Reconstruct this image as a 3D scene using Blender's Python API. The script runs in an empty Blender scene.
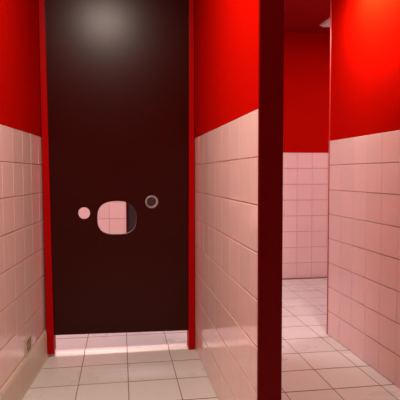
import bpy, bmesh, math, random
from mathutils import Vector, Matrix

random.seed(7)
S = 0.16                     # one wall-tile row in metres; plan dimensions below are in rows
SC = bpy.context.scene

# ------------------------------------------------------------------ camera
YAW, PITCH, ROLL, EYE, FPX = 0.1574, 0.0513, 0.0021, 6.6425, 499.09
cy, sy, cp, sp = math.cos(YAW), math.sin(YAW), math.cos(PITCH), math.sin(PITCH)
fwd = Vector((sy * cp, cy * cp, -sp))
rgt = Vector((cy, -sy, 0))
dwn = fwd.cross(rgt)
cr, sr = math.cos(ROLL), math.sin(ROLL)
rgt, dwn = cr * rgt + sr * dwn, -sr * rgt + cr * dwn
cam_data = bpy.data.cameras.new('camera')
cam_data.sensor_width = 36.0
cam_data.lens = FPX / 400.0 * 36.0
cam_data.clip_start = 0.02
cam = bpy.data.objects.new('camera', cam_data)
SC.collection.objects.link(cam)
rot = Matrix((rgt, -dwn, -fwd)).transposed()
cam.matrix_world = Matrix.Translation((0, 0, EYE * S)) @ rot.to_4x4()
SC.camera = cam

# ------------------------------------------------------------------ world, view, lamp powers
world = bpy.data.worlds.new('world')
SC.world = world
world.use_nodes = True
world.node_tree.nodes['Background'].inputs[0].default_value = (0.05, 0.035, 0.03, 1)
world.node_tree.nodes['Background'].inputs[1].default_value = 0.1
SC.view_settings.view_transform = 'Standard'
SC.view_settings.look = 'None'
SC.view_settings.gamma = 1.0
SC.view_settings.use_curve_mapping = False
SC.view_settings.exposure = 0.0
SC.cycles.caustics_reflective = False
SC.cycles.caustics_refractive = False

P_STALL, P_CORR, P_BACK, P_FILL = 37.0, 21.0, 30.0, 18.5
WARM = (1.0, 0.87, 0.74)
COOL = (1.0, 0.82, 0.86)
CEIL = 15.45

# ------------------------------------------------------------------ materials
def mat(name, col, rough=0.5, spec=0.5, metal=0.0, bump=0.0, bscale=20.0, var=0.0, island=0.0, coat=0.0, rvar=0.0):
    m = bpy.data.materials.new(name)
    m.use_nodes = True
    nt = m.node_tree
    b = nt.nodes['Principled BSDF']
    b.inputs['Roughness'].default_value = rough
    b.inputs['Specular IOR Level'].default_value = spec
    b.inputs['Metallic'].default_value = metal
    b.inputs['Coat Weight'].default_value = coat
    b.inputs['Coat Roughness'].default_value = 0.08
    tc = nt.nodes.new('ShaderNodeTexCoord')
    ns = nt.nodes.new('ShaderNodeTexNoise')
    ns.inputs['Scale'].default_value = bscale
    ns.inputs['Detail'].default_value = 4
    nt.links.new(tc.outputs['Object'], ns.inputs['Vector'])
    hsv = nt.nodes.new('ShaderNodeHueSaturation')
    hsv.inputs['Color'].default_value = (*col, 1)
    mr = nt.nodes.new('ShaderNodeMapRange')
    mr.inputs['To Min'].default_value = 1 - var
    mr.inputs['To Max'].default_value = 1 + var
    nt.links.new(ns.outputs['Fac'], mr.inputs['Value'])
    val = mr.outputs['Result']
    if island:
        geo = nt.nodes.new('ShaderNodeNewGeometry')
        mr2 = nt.nodes.new('ShaderNodeMapRange')
        mr2.inputs['To Min'].default_value = 1 - island
        mr2.inputs['To Max'].default_value = 1 + island
        nt.links.new(geo.outputs['Random Per Island'], mr2.inputs['Value'])
        mu = nt.nodes.new('ShaderNodeMath')
        mu.operation = 'MULTIPLY'
        nt.links.new(val, mu.inputs[0])
        nt.links.new(mr2.outputs['Result'], mu.inputs[1])
        val = mu.outputs[0]
    nt.links.new(val, hsv.inputs['Value'])
    nt.links.new(hsv.outputs['Color'], b.inputs['Base Color'])
    if rvar:
        n3 = nt.nodes.new('ShaderNodeTexNoise')
        n3.inputs['Scale'].default_value = 3.0
        nt.links.new(tc.outputs['Object'], n3.inputs['Vector'])
        m3 = nt.nodes.new('ShaderNodeMapRange')
        m3.inputs['To Min'].default_value = max(0.02, rough - rvar)
        m3.inputs['To Max'].default_value = rough + rvar
        nt.links.new(n3.outputs['Fac'], m3.inputs['Value'])
        nt.links.new(m3.outputs['Result'], b.inputs['Roughness'])
    if bump:
        bp = nt.nodes.new('ShaderNodeBump')
        bp.inputs['Strength'].default_value = bump
        bp.inputs['Distance'].default_value = 0.002
        nt.links.new(ns.outputs['Fac'], bp.inputs['Height'])
        nt.links.new(bp.outputs['Normal'], b.inputs['Normal'])
    return m

def emit(name, col, strength):
    m = bpy.data.materials.new(name)
    m.use_nodes = True
    b = m.node_tree.nodes['Principled BSDF']
    b.inputs['Base Color'].default_value = (0.8, 0.78, 0.75, 1)
    b.inputs['Emission Color'].default_value = (*col, 1)
    b.inputs['Emission Strength'].default_value = strength
    return m

M_RED = mat('red_wall_paint', (0.43, 0.0030, 0.0006), 0.6, 0.0, bump=0.12, bscale=60, var=0.06)
M_CEIL = mat('dark_red_ceiling_paint', (0.28, 0.002, 0.006), 0.6, 0.15, bump=0.1, bscale=60, var=0.05)
M_TILE = mat('glazed_wall_tile', (0.83, 0.605, 0.575), 0.12, 0.5, bump=0.10, bscale=14, var=0.03, island=0.025, rvar=0.04)
M_GROUT = mat('wall_grout', (0.64, 0.42, 0.38), 0.85, 0.2, var=0.2, bscale=30)
M_FTILE = mat('floor_tile', (0.68, 0.66, 0.625), 0.28, 0.5, bump=0.02, bscale=25, var=0.04, island=0.03, rvar=0.03)
M_FGROUT = mat('floor_grout', (0.24, 0.15, 0.12), 0.9, 0.2, var=0.25, bscale=25)
M_BASE = mat('cream_skirting_tile', (0.60, 0.49, 0.385), 0.35, 0.5, bump=0.1, bscale=25, var=0.06)
M_PANEL = mat('dark_brown_laminate', (0.031, 0.0014, 0.0006), 0.29, 0.17, bump=0.06, bscale=35, var=0.12)
M_CUT = mat('cut_panel_edge', (0.16, 0.11, 0.09), 0.5, 0.5, var=0.1)
M_JAMB = mat('red_gloss_enamel', (0.38, 0.0012, 0.0012), 0.4, 0.05, bump=0.08, bscale=40, var=0.05)
M_POST = mat('dark_red_enamel', (0.135, 0.0005, 0.0008), 0.4, 0.06, bump=0.08, bscale=40, var=0.05)
M_RING = mat('dull_metal', (0.55, 0.52, 0.52), 0.35, 0.5, metal=0.8, var=0.08)
M_BEAD = mat('red_enamel_corner_bead', (0.55, 0.02, 0.015), 0.3, 0.5)
M_EDGE = mat('rust_brown_edging', (0.42, 0.10, 0.075), 0.4, 0.4)
M_GRILLE = mat('cream_grille', (0.62, 0.47, 0.34), 0.45, 0.4, var=0.08)
M_DUCT_SHADE = mat('vent_painted_shade', (0.035, 0.010, 0.006), 0.95, 0.1)  # shade inside the duct, put into the colour
M_DOOR = mat('charcoal_door', (0.035, 0.024, 0.025), 0.4, 0.5, var=0.1)
M_SHELL = mat('white_lamp_housing', (0.75, 0.7, 0.7), 0.4, 0.5)
M_WHITE = mat('threshold_glaze', (0.86, 0.76, 0.72), 0.34, 0.5, var=0.03)

# ------------------------------------------------------------------ mesh helpers
def obj(name, bm, mats, parent=None, smooth=False):
    bmesh.ops.recalc_face_normals(bm, faces=bm.faces[:])
    me = bpy.data.meshes.new(name)
    bm.to_mesh(me)
    bm.free()
    for m in (mats if isinstance(mats, (list, tuple)) else [mats]):
        me.materials.append(m)
    if smooth:
        for p in me.polygons:
            p.use_smooth = True
    o = bpy.data.objects.new(name, me)
    SC.collection.objects.link(o)
    if parent:
        o.parent = parent
    return o

def hexa(bm, pts, mi=0, bevel=0.0):
    """eight corners: bottom four (ccw) then top four"""
    v = [bm.verts.new(p) for p in pts]
    fs = []
    for q in ((0, 3, 2, 1), (4, 5, 6, 7), (0, 1, 5, 4), (1, 2, 6, 5), (2, 3, 7, 6), (3, 0, 4, 7)):
        f = bm.faces.new([v[i] for i in q])
        f.material_index = mi
        fs.append(f)
    if bevel:
        es = list({e for f in fs for e in f.edges})
        r = bmesh.ops.bevel(bm, geom=es, offset=bevel, segments=2, profile=0.5, affect='EDGES')
        for f in r['faces']:
            f.material_index = mi
    return v

def box(bm, x0, x1, y0, y1, z0, z1, mi=0, bevel=0.0):
    return hexa(bm, [(x0, y0, z0), (x1, y0, z0), (x1, y1, z0), (x0, y1, z0),
                     (x0, y0, z1), (x1, y0, z1), (x1, y1, z1), (x0, y1, z1)], mi, bevel)

def tag(o, label, cat, group=None):
    o['label'] = label
    o['category'] = cat
    if group:
        o['group'] = group
    return o

def struct(o):
    o['kind'] = 'structure'
    return o

def tile_face(bm, O, U, N, u0, u1, rows, uoff, mi, width=1.0, pitch=1.0, first=0, gx=0.0007, gz=0.0021, lift=0.005, tilt=0.0022):
    """glazed tiles as shallow bevelled cushions standing out from a wall; O origin, U run, N outward normal (metres)"""
    W = width * S
    H = pitch * S
    Z = Vector((0, 0, 1))
    k = math.floor((u0 - uoff) / W)
    while uoff + k * W < u1 - 1e-6:
        a, b = max(u0, uoff + k * W), min(u1, uoff + (k + 1) * W)
        k += 1
        if b - a < 0.012:
            continue
        for r in range(first, rows):
            c, d = r * H, (r + 1) * H
            t1, t2 = random.gauss(0, tilt), random.gauss(0, tilt)
            um, zm = (a + b) / 2, (c + d) / 2
            rings = []
            for ins, h in ((0.0, 0.0), (0.0, lift * 0.62), (0.0016, lift)):
                ring = []
                for (u, z) in ((a + gx + ins * 0.5, c + gz + ins), (b - gx - ins * 0.5, c + gz + ins), (b - gx - ins * 0.5, d - gz - ins), (a + gx + ins * 0.5, d - gz - ins)):
                    hh = h + (t1 * (u - um) + t2 * (z - zm) if h else 0)
                    ring.append(bm.verts.new(O + U * u + Z * z + N * hh))
                rings.append(ring)
            for i in range(2):
                for j in range(4):
                    f = bm.faces.new((rings[i][j], rings[i][(j + 1) % 4], rings[i + 1][(j + 1) % 4], rings[i + 1][j]))
                    f.material_index = mi
            f = bm.faces.new(rings[2])
            f.material_index = mi

def wall(name, p, q, thick, uoff=0.0, both=False, end_tiles=False, tiles=True, first=0):
    """wall from plan point p to q (rows); the room lies on the left of p->q; body extends to the right"""
    P, Q = Vector((p[0] * S, p[1] * S, 0)), Vector((q[0] * S, q[1] * S, 0))
    U = (Q - P).normalized()
    N = Vector((-U.y, U.x, 0))
    L = (Q - P).length
    T = thick * S
    bm = bmesh.new()
    g, r = 0.005, 0.001           # grout bed and paint sit just behind the glazed face
    zt, zc = 8 * S - 0.001, CEIL * S
    def slab(z0, z1, back, mi):
        pts = []
        for z in (z0, z1):
            for (u, n) in ((0, -back), (L, -back), (L, -(T - (back if both else 0))), (0, -(T - (back if both else 0)))):
                pts.append(P + U * u + N * n + Vector((0, 0, z)))
        hexa(bm, pts, mi)
    slab(0, zt, g, 2)
    slab(zt, zc, r, 0)
    if tiles:
        tile_face(bm, P - N * g, U, N, 0, L, 8, uoff, 1, first=first)
        if both:
            tile_face(bm, Q - N * (T - g), -U, -N, 0, L, 8, uoff, 1, first=first)
    return struct(obj(name, bm, [M_RED, M_TILE, M_GROUT]))

# ------------------------------------------------------------------ plan lines (rows)
lx = lambda y: -4.3045 + 0.0821 * y        # left wall face
mx = lambda y: 2.8451 - 0.0052 * y         # stall side of the middle wall
rx = lambda y: 8.5784 - 0.0081 * y         # right wall face
YP = 18.55                                  # face of the dark panel
YB = 30.18                                  # back wall
YE = 19.39                                  # end of the right wall
YF = -7.0

# ------------------------------------------------------------------ floor and ceiling
TS, OX, OY = 1.5662, 0.1774, 17.4411
bm = bmesh.new()
box(bm, -8 * S, 18 * S, (YF - 1) * S, (YB + 1) * S, -0.12, -0.0012, 1)
for i in range(-6, 12):
    for j in range(-17, 9):
        a, b = OX + i * TS, OX + (i + 1) * TS
        c, d = OY + j * TS, OY + (j + 1) * TS
        if a < -8 or b > 18 or c < YF - 1 or d > YB + 1:
            continue
        h = random.gauss(0, 0.0002)
        t1, t2 = random.gauss(0, 0.0012), random.gauss(0, 0.0012)
        g, q = 0.0022, 0.0042
        xm, ym = (a + b) / 2 * S, (c + d) / 2 * S
        rings = []
        for ins, z in ((0, -0.0014), (0, -0.0005), (0.0014, 0)):
            ring = []
            for (x, y) in ((a * S + g + ins, c * S + q + ins), (b * S - g - ins, c * S + q + ins), (b * S - g - ins, d * S - q - ins), (a * S + g + ins, d * S - q - ins)):
                ring.append(bm.verts.new((x, y, z + (h + t1 * (x - xm) + t2 * (y - ym) if z > -0.001 else 0))))
            rings.append(ring)
        for i2 in range(2):
            for j2 in range(4):
                bm.faces.new((rings[i2][j2], rings[i2][(j2 + 1) % 4], rings[i2 + 1][(j2 + 1) % 4], rings[i2 + 1][j2]))
        bm.faces.new(rings[2])
struct(obj('floor', bm, [M_FTILE, M_FGROUT]))

bm = bmesh.new()
box(bm, -8 * S, 18 * S, (YF - 1) * S, (YB + 1) * S, CEIL * S, CEIL * S + 0.1)
struct(obj('ceiling', bm, M_CEIL))

# ------------------------------------------------------------------ walls
wall('wall_left', (lx(19.1), 19.1), (lx(YF), YF), 1.0)
wall('wall_right', (rx(YF), YF), (rx(YE - 0.06), YE - 0.06), 1.0, uoff=0.25 * S)
wall('wall_middle', (mx(9.99), 9.99), (mx(19.0), 19.0), 0.5, uoff=0.61 * S, both=True)
wall('wall_rear_right', (rx(YE) + 0.05, YE), (17, YE), 0.8)
wall('wall_far_right', (17, YE), (17, YB), 0.6)
wall('wall_back_right', (17, YB), (5.6, YB), 0.8)
wall('wall_back_left', (0.31, YB), (-7, YB), 0.8)
wall('wall_far_left', (-7, YB), (-7, 19.2), 0.6)
wall('wall_rear_left', (-7, 19.2), (lx(19.2) - 0.1, 19.2), 0.5)
wall('wall_front', (lx(YF) - 0.05, YF), (rx(YF) + 0.05, YF), 0.6)
bm = bmesh.new()
box(bm, 0.31 * S, 5.6 * S, (YB + 0.006) * S, (YB + 0.8) * S, 13.2 * S, CEIL * S)
struct(obj('wall_back_top', bm, M_RED))

# skirting along the left wall: upright tile with a rounded top and a small cove at the floor
bm = bmesh.new()
prof = [(0.0, 0.0), (0.13, 0.0), (0.105, 0.05), (0.095, 0.12), (0.09, 0.86), (0.075, 0.93), (0.045, 0.97), (0.0, 0.975)]
for seg in range(14):
    y1 = 18.95 - seg * 1.85 + -0.012
    y0 = 18.95 - (seg + 1) * 1.85 + 0.012
    rings = []
    for y in (y0, y1):
        rings.append([bm.verts.new(((lx(y) + 0.004 + a) * S, y * S, c * S)) for a, c in prof])
    n = len(prof)
    for k in range(n):
        bm.faces.new((rings[0][k], rings[0][(k + 1) % n], rings[1][(k + 1) % n], rings[1][k]))
    bm.faces.new(rings[0]); bm.faces.new(rings[1])
struct(obj('baseboard_left', bm, M_BASE))

# low rounded threshold on the floor under the dark panel, jointed like the floor
bm = bmesh.new()
prof = [(18.62, 0.0), (18.66, 0.05), (18.74, 0.085), (18.86, 0.10), (18.98, 0.085), (19.06, 0.05), (19.1, 0.0)]
cuts = [-2.45] + [OX + k * TS for k in (-1, 0, 1)] + [2.46]
for a, b in zip(cuts[:-1], cuts[1:]):
    rings = [[bm.verts.new((x * S, y * S, z * S)) for y, z in prof] for x in (a + 0.012, b - 0.012)]
    n = len(prof)
    for k in range(n):
        bm.faces.new((rings[0][k], rings[0][(k + 1) % n], rings[1][(k + 1) % n], rings[1][k]))
    bm.faces.new(rings[0]); bm.faces.new(rings[1])
struct(obj('trim_1', bm, M_WHITE, smooth=False))

# edging on the free corner of the right wall
bm = bmesh.new()
xb = rx(YE)
box(bm, (xb - 0.02) * S, (xb + 0.07) * S, (YE - 0.075) * S, (YE + 0.025) * S, 8.0 * S, CEIL * S, 0, 0.003)
struct(obj('trim_2', bm, M_BEAD))
bm = bmesh.new()
box(bm, (xb - 0.02) * S, (xb + 0.07) * S, (YE - 0.075) * S, (YE + 0.025) * S, 0, 8.0 * S - 0.001, 0, 0.003)
struct(obj('trim_3', bm, M_EDGE))

# charcoal door with its red frame in the back wall, seen through the holes
bm = bmesh.new()
box(bm, 0.39 * S, 5.46 * S, (YB + 0.25) * S, (YB + 0.5) * S, 0.06 * S, 13.05 * S, 0, 0.003)
dr = struct(obj('door_1', bm, M_DOOR))
bm = bmesh.new()
box(bm, 0.31 * S, 0.38 * S, (YB - 0.05) * S, (YB + 0.6) * S, 0, 13.2 * S, 0, 0.003)
box(bm, 5.47 * S, 5.6 * S, (YB - 0.05) * S, (YB + 0.6) * S, 0, 13.2 * S, 0, 0.003)
box(bm, 0.38 * S, 5.47 * S, (YB - 0.05) * S, (YB + 0.6) * S, 13.07 * S, 13.2 * S, 0, 0.003)
struct(obj('trim_4', bm, M_POST))

# ------------------------------------------------------------------ the dark panel with its holes
def ellipse(cx, cz, rx_, rz, n=48, p=2.0, pb=2.0):
    out = []
    for k in range(n):
        t = 2 * math.pi * k / n
        c, s = math.cos(t), math.sin(t)
        e = p if s >= 0 else pb
        out.append((cx + math.copysign(abs(c) ** (2 / e), c) * rx_, cz + math.copysign(abs(s) ** (2 / e), s) * rz))
    return out

HOLES = [ellipse(-1.33, 5.24, 0.215, 0.215),
         ellipse(-0.15, 5.055, 0.71, 0.615, 72, 2.5, 2.9),
         ellipse(1.13, 5.63, 0.20, 0.20)]
PX0, PX1, PZ0, PZ1, TH = -2.66, 2.62, 0.76, 15.40, 0.20
cu = bpy.data.curves.new('panel_outline', 'CURVE')
cu.dimensions = '2D'
cu.fill_mode = 'BOTH'
cu.extrude = TH * S / 2
for loop in [[(PX0, PZ0 + 0.035), (PX1, PZ0 - 0.045), (PX1, PZ1), (PX0, PZ1)]] + HOLES:
    sp_ = cu.splines.new('POLY')
    sp_.points.add(len(loop) - 1)
    for pt, (x, z) in zip(sp_.points, loop):
        pt.co = (x * S, z * S, 0, 1)
    sp_.use_cyclic_u = True
co = bpy.data.objects.new('panel_outline', cu)
SC.collection.objects.link(co)
bpy.context.view_layer.update()
me = bpy.data.meshes.new_from_object(co.evaluated_get(bpy.context.evaluated_depsgraph_get()))
bpy.data.objects.remove(co)
bpy.data.curves.remove(cu)
me.transform(Matrix.Translation((0, (YP + TH / 2) * S, 0)) @ Matrix.Rotation(math.pi / 2, 4, 'X'))
me.name = 'partition_panel'
bm = bmesh.new()
bm.from_mesh(me)
bmesh.ops.remove_doubles(bm, verts=bm.verts[:], dist=1e-6)
for f in bm.faces:
    f.normal_update()
    f.material_index = 0
    c = f.calc_center_median()
    if abs(f.normal.y) < 0.5 and PX0 + 0.05 < c.x / S < PX1 - 0.05 and 4 < c.z / S < 7:
        f.material_index = 1
bpy.data.meshes.remove(me)
panel = obj('partition_panel', bm, [M_PANEL, M_CUT])
tag(panel, 'tall dark brown panel with an oval hole between two small round holes, closing the cubicle', 'panel')

# metal ring lining the right-hand round hole
bm = bmesh.new()
R0, R1, n = 0.185, 0.245, 40
prof = [(R0, -0.01), (R0 + 0.012, -0.035), (R1 - 0.02, -0.035), (R1, -0.012), (R1, 0.0), (0.199, 0.0), (0.199, TH), (R1, TH), (R1, TH + 0.03), (R0, TH + 0.03)]
prev = first_ = None
for k in range(n):
    t = 2 * math.pi * k / n
    ring = [bm.verts.new(((1.13 + r * math.cos(t)) * S, (YP + y) * S, (5.63 + r * math.sin(t)) * S)) for r, y in prof]
    if prev:
        for a in range(len(prof)):
            b = (a + 1) % len(prof)
            bm.faces.new((prev[a], prev[b], ring[b], ring[a]))
    else:
        first_ = ring
    prev = ring
for a in range(len(prof)):
    b = (a + 1) % len(prof)
    bm.faces.new((prev[a], prev[b], first_[b], first_[a]))
ring = obj('hole_ring', bm, M_RING, panel)
ring['label'] = 'dull metal ring lining the right hole'

# ------------------------------------------------------------------ posts
def post(name, xb0, xb1, xt0, xt1, y0, y1, m, z1=CEIL - 0.02, bev=0.004, z0=0.0):
    bm = bmesh.new()
    hexa(bm, [(xb0 * S, y0 * S, z0 * S), (xb1 * S, y0 * S, z0 * S), (xb1 * S, y1 * S, z0 * S), (xb0 * S, y1 * S, z0 * S),
              (xt0 * S, y0 * S, z1 * S), (xt1 * S, y0 * S, z1 * S), (xt1 * S, y1 * S, z1 * S), (xt0 * S, y1 * S, z1 * S)], 0, bev)
    return obj(name, bm, m)

tag(post('frame_post', -2.715, -2.45, -2.80, -2.60, YP - 0.12, YP + 0.45, M_JAMB, z0=0.13),
    'red frame post at the left edge of the dark brown panel, beside the vent wall', 'post', 'red posts framing the dark panel')
tag(post('frame_post', 2.48, 2.73, 2.56, 2.73, YP - 0.12, YP + 0.40, M_JAMB),
    'red frame post at the right edge of the dark brown panel, against the middle wall', 'post', 'red posts framing the dark panel')
tag(post('door_post', 2.788, 3.31, 2.792, 3.315, 9.9, 9.985, M_POST),
    'broad very dark red post capping the front end of the middle tiled wall', 'post')

# ------------------------------------------------------------------ vent low on the left wall
def lw(y, z, d):
    u = Vector((0.0821, 1, 0)).normalized()
    nrm = Vector((u.y, -u.x, 0))
    return (Vector((lx(y), y, z)) + nrm * d) * S

VY0, VY1, VZ0, VZ1 = 15.93, 16.62, 0.985, 1.50
vent = bpy.data.objects.new('wall_vent', None)
SC.collection.objects.link(vent)
vent.location = lw((VY0 + VY1) / 2, VZ0, 0.0)
tag(vent, 'small cream wall vent with dark diamond openings just above the left skirting', 'vent')
bpy.context.view_layer.update()

def lwbox(bm, y0, y1, z0, z1, d0, d1, mi=0, bevel=0.0):
    off = vent.location
    P_ = lambda y, z, d: lw(y, z, d) - off
    return hexa(bm, [P_(y0, z0, d0), P_(y0, z0, d1), P_(y1, z0, d1), P_(y1, z0, d0),
                     P_(y0, z1, d0), P_(y0, z1, d1), P_(y1, z1, d1), P_(y1, z1, d0)], mi, bevel)

bm = bmesh.new()
for (a, b, c, d) in ((VY0, VY1, VZ0, VZ0 + 0.04), (VY0, VY1, VZ1 - 0.05, VZ1), (VY0, VY0 + 0.09, VZ0 + 0.04, VZ1 - 0.05), (VY1 - 0.07, VY1, VZ0 + 0.04, VZ1 - 0.05)):
    lwbox(bm, a, b, c, d, 0.008, 0.038, 0, 0.0008)
obj('frame', bm, M_GRILLE, vent)
bm = bmesh.new()
lwbox(bm, VY0 + 0.05, VY1 - 0.05, VZ0 + 0.03, VZ1 - 0.03, 0.008, 0.028)  # solid dark block, its colour stands for the shade inside the duct
o = obj('duct_shade', bm, M_DUCT_SHADE, vent)
o['label'] = 'dark block painted as the shade behind the grille'
bm = bmesh.new()
gy0, gy1, gz0, gz1 = VY0 + 0.09, VY1 - 0.07, VZ0 + 0.04, VZ1 - 0.05
off = vent.location
for sgn in (1, -1):                          # two sets of crossing slats leave diamond openings
    for k in range(-5, 8):
        pts = []
        y0c = gy0 + k * 0.175
        steps = []
        for e in (-0.016, 0.016):
            # clip the slanted slat line to the opening
            seg = []
            for t in range(0, 61):
                zz = gz0 + (gz1 - gz0) * t / 60
                yy = y0c + e + sgn * (zz - gz0) + (0 if sgn > 0 else (gz1 - gz0) * 0.35)
                if gy0 <= yy <= gy1:
                    seg.append((yy, zz))
            steps.append(seg)
        if len(steps[0]) < 2 or len(steps[1]) < 2:
            continue
        a0, a1, b0, b1 = steps[0][0], steps[0][-1], steps[1][0], steps[1][-1]
        d0, d1 = (0.0275, 0.032) if sgn > 0 else (0.0278, 0.033)
        P_ = lambda yz, d: lw(yz[0], yz[1], d) - off
        hexa(bm, [P_(a0, d0), P_(b0, d0), P_(b1, d0), P_(a1, d0), P_(a0, d1), P_(b0, d1), P_(b1, d1), P_(a1, d1)])
obj('grille', bm, M_GRILLE, vent)

# ------------------------------------------------------------------ ceiling lamps
def lamp(label, cat, x, y, lx_, ly_, power, col, z=CEIL, drop=0.5, strength=6.0, light=True, group=None, tilt=0.0):
    r = bpy.data.objects.new('ceiling_light', None)
    SC.collection.objects.link(r)
    r.location = (x * S, y * S, z * S)
    r.rotation_euler = (0, tilt, 0)
    tag(r, label, cat, group)
    bm = bmesh.new()
    h = drop * S
    box(bm, -lx_ / 2 * S, lx_ / 2 * S, -ly_ / 2 * S, ly_ / 2 * S, -h * 0.55, -0.001, 0, 0.004)
    obj('housing', bm, M_SHELL, r)
    bm = bmesh.new()
    k = 0.9
    box(bm, -lx_ / 2 * S * k, lx_ / 2 * S * k, -ly_ / 2 * S * k, ly_ / 2 * S * k, -h, -h * 0.55 - 0.0005, 0, 0.006)
    obj('diffuser', bm, emit('lit_diffuser', col, strength), r)
    if light:
        ld = bpy.data.lights.new('ceiling_light_lamp', 'AREA')
        ld.shape = 'RECTANGLE'
        ld.size, ld.size_y = lx_ * S * k, ly_ * S * k
        ld.energy = power
        ld.color = col
        lo = bpy.data.objects.new('lamp', ld)
        SC.collection.objects.link(lo)
        lo.parent = r
        lo.location = (0, 0, -h - 0.004)
    return r

lamp('ceiling lamp over the cubicle with the dark brown panel', 'light', -0.75, 9.5, 1.8, 1.8, P_STALL, WARM)
lamp('ceiling lamp over the passage beside the right wall', 'light', 7.3, 15.3, 0.8, 3.0, P_CORR, WARM, z=13.4, tilt=math.radians(-42))
lamp('ceiling lamp over the far passage behind the dark panel', 'light', -2.2, 22.6, 4.0, 2.0, P_BACK, COOL)
lamp('added unseen fill lamp over the rear room round the corner of the right wall', 'light', 14.2, 22.6, 4.0, 1.6, P_FILL, COOL)  # extra unseen lamp, added to brighten the right part of the back wall
lamp('pale ceiling light fitting far back, half hidden by the corner of the right wall', 'light', 12.9, 27.75, 2.46, 1.4, 3.0, COOL, drop=0.16, strength=0.06, light=False)
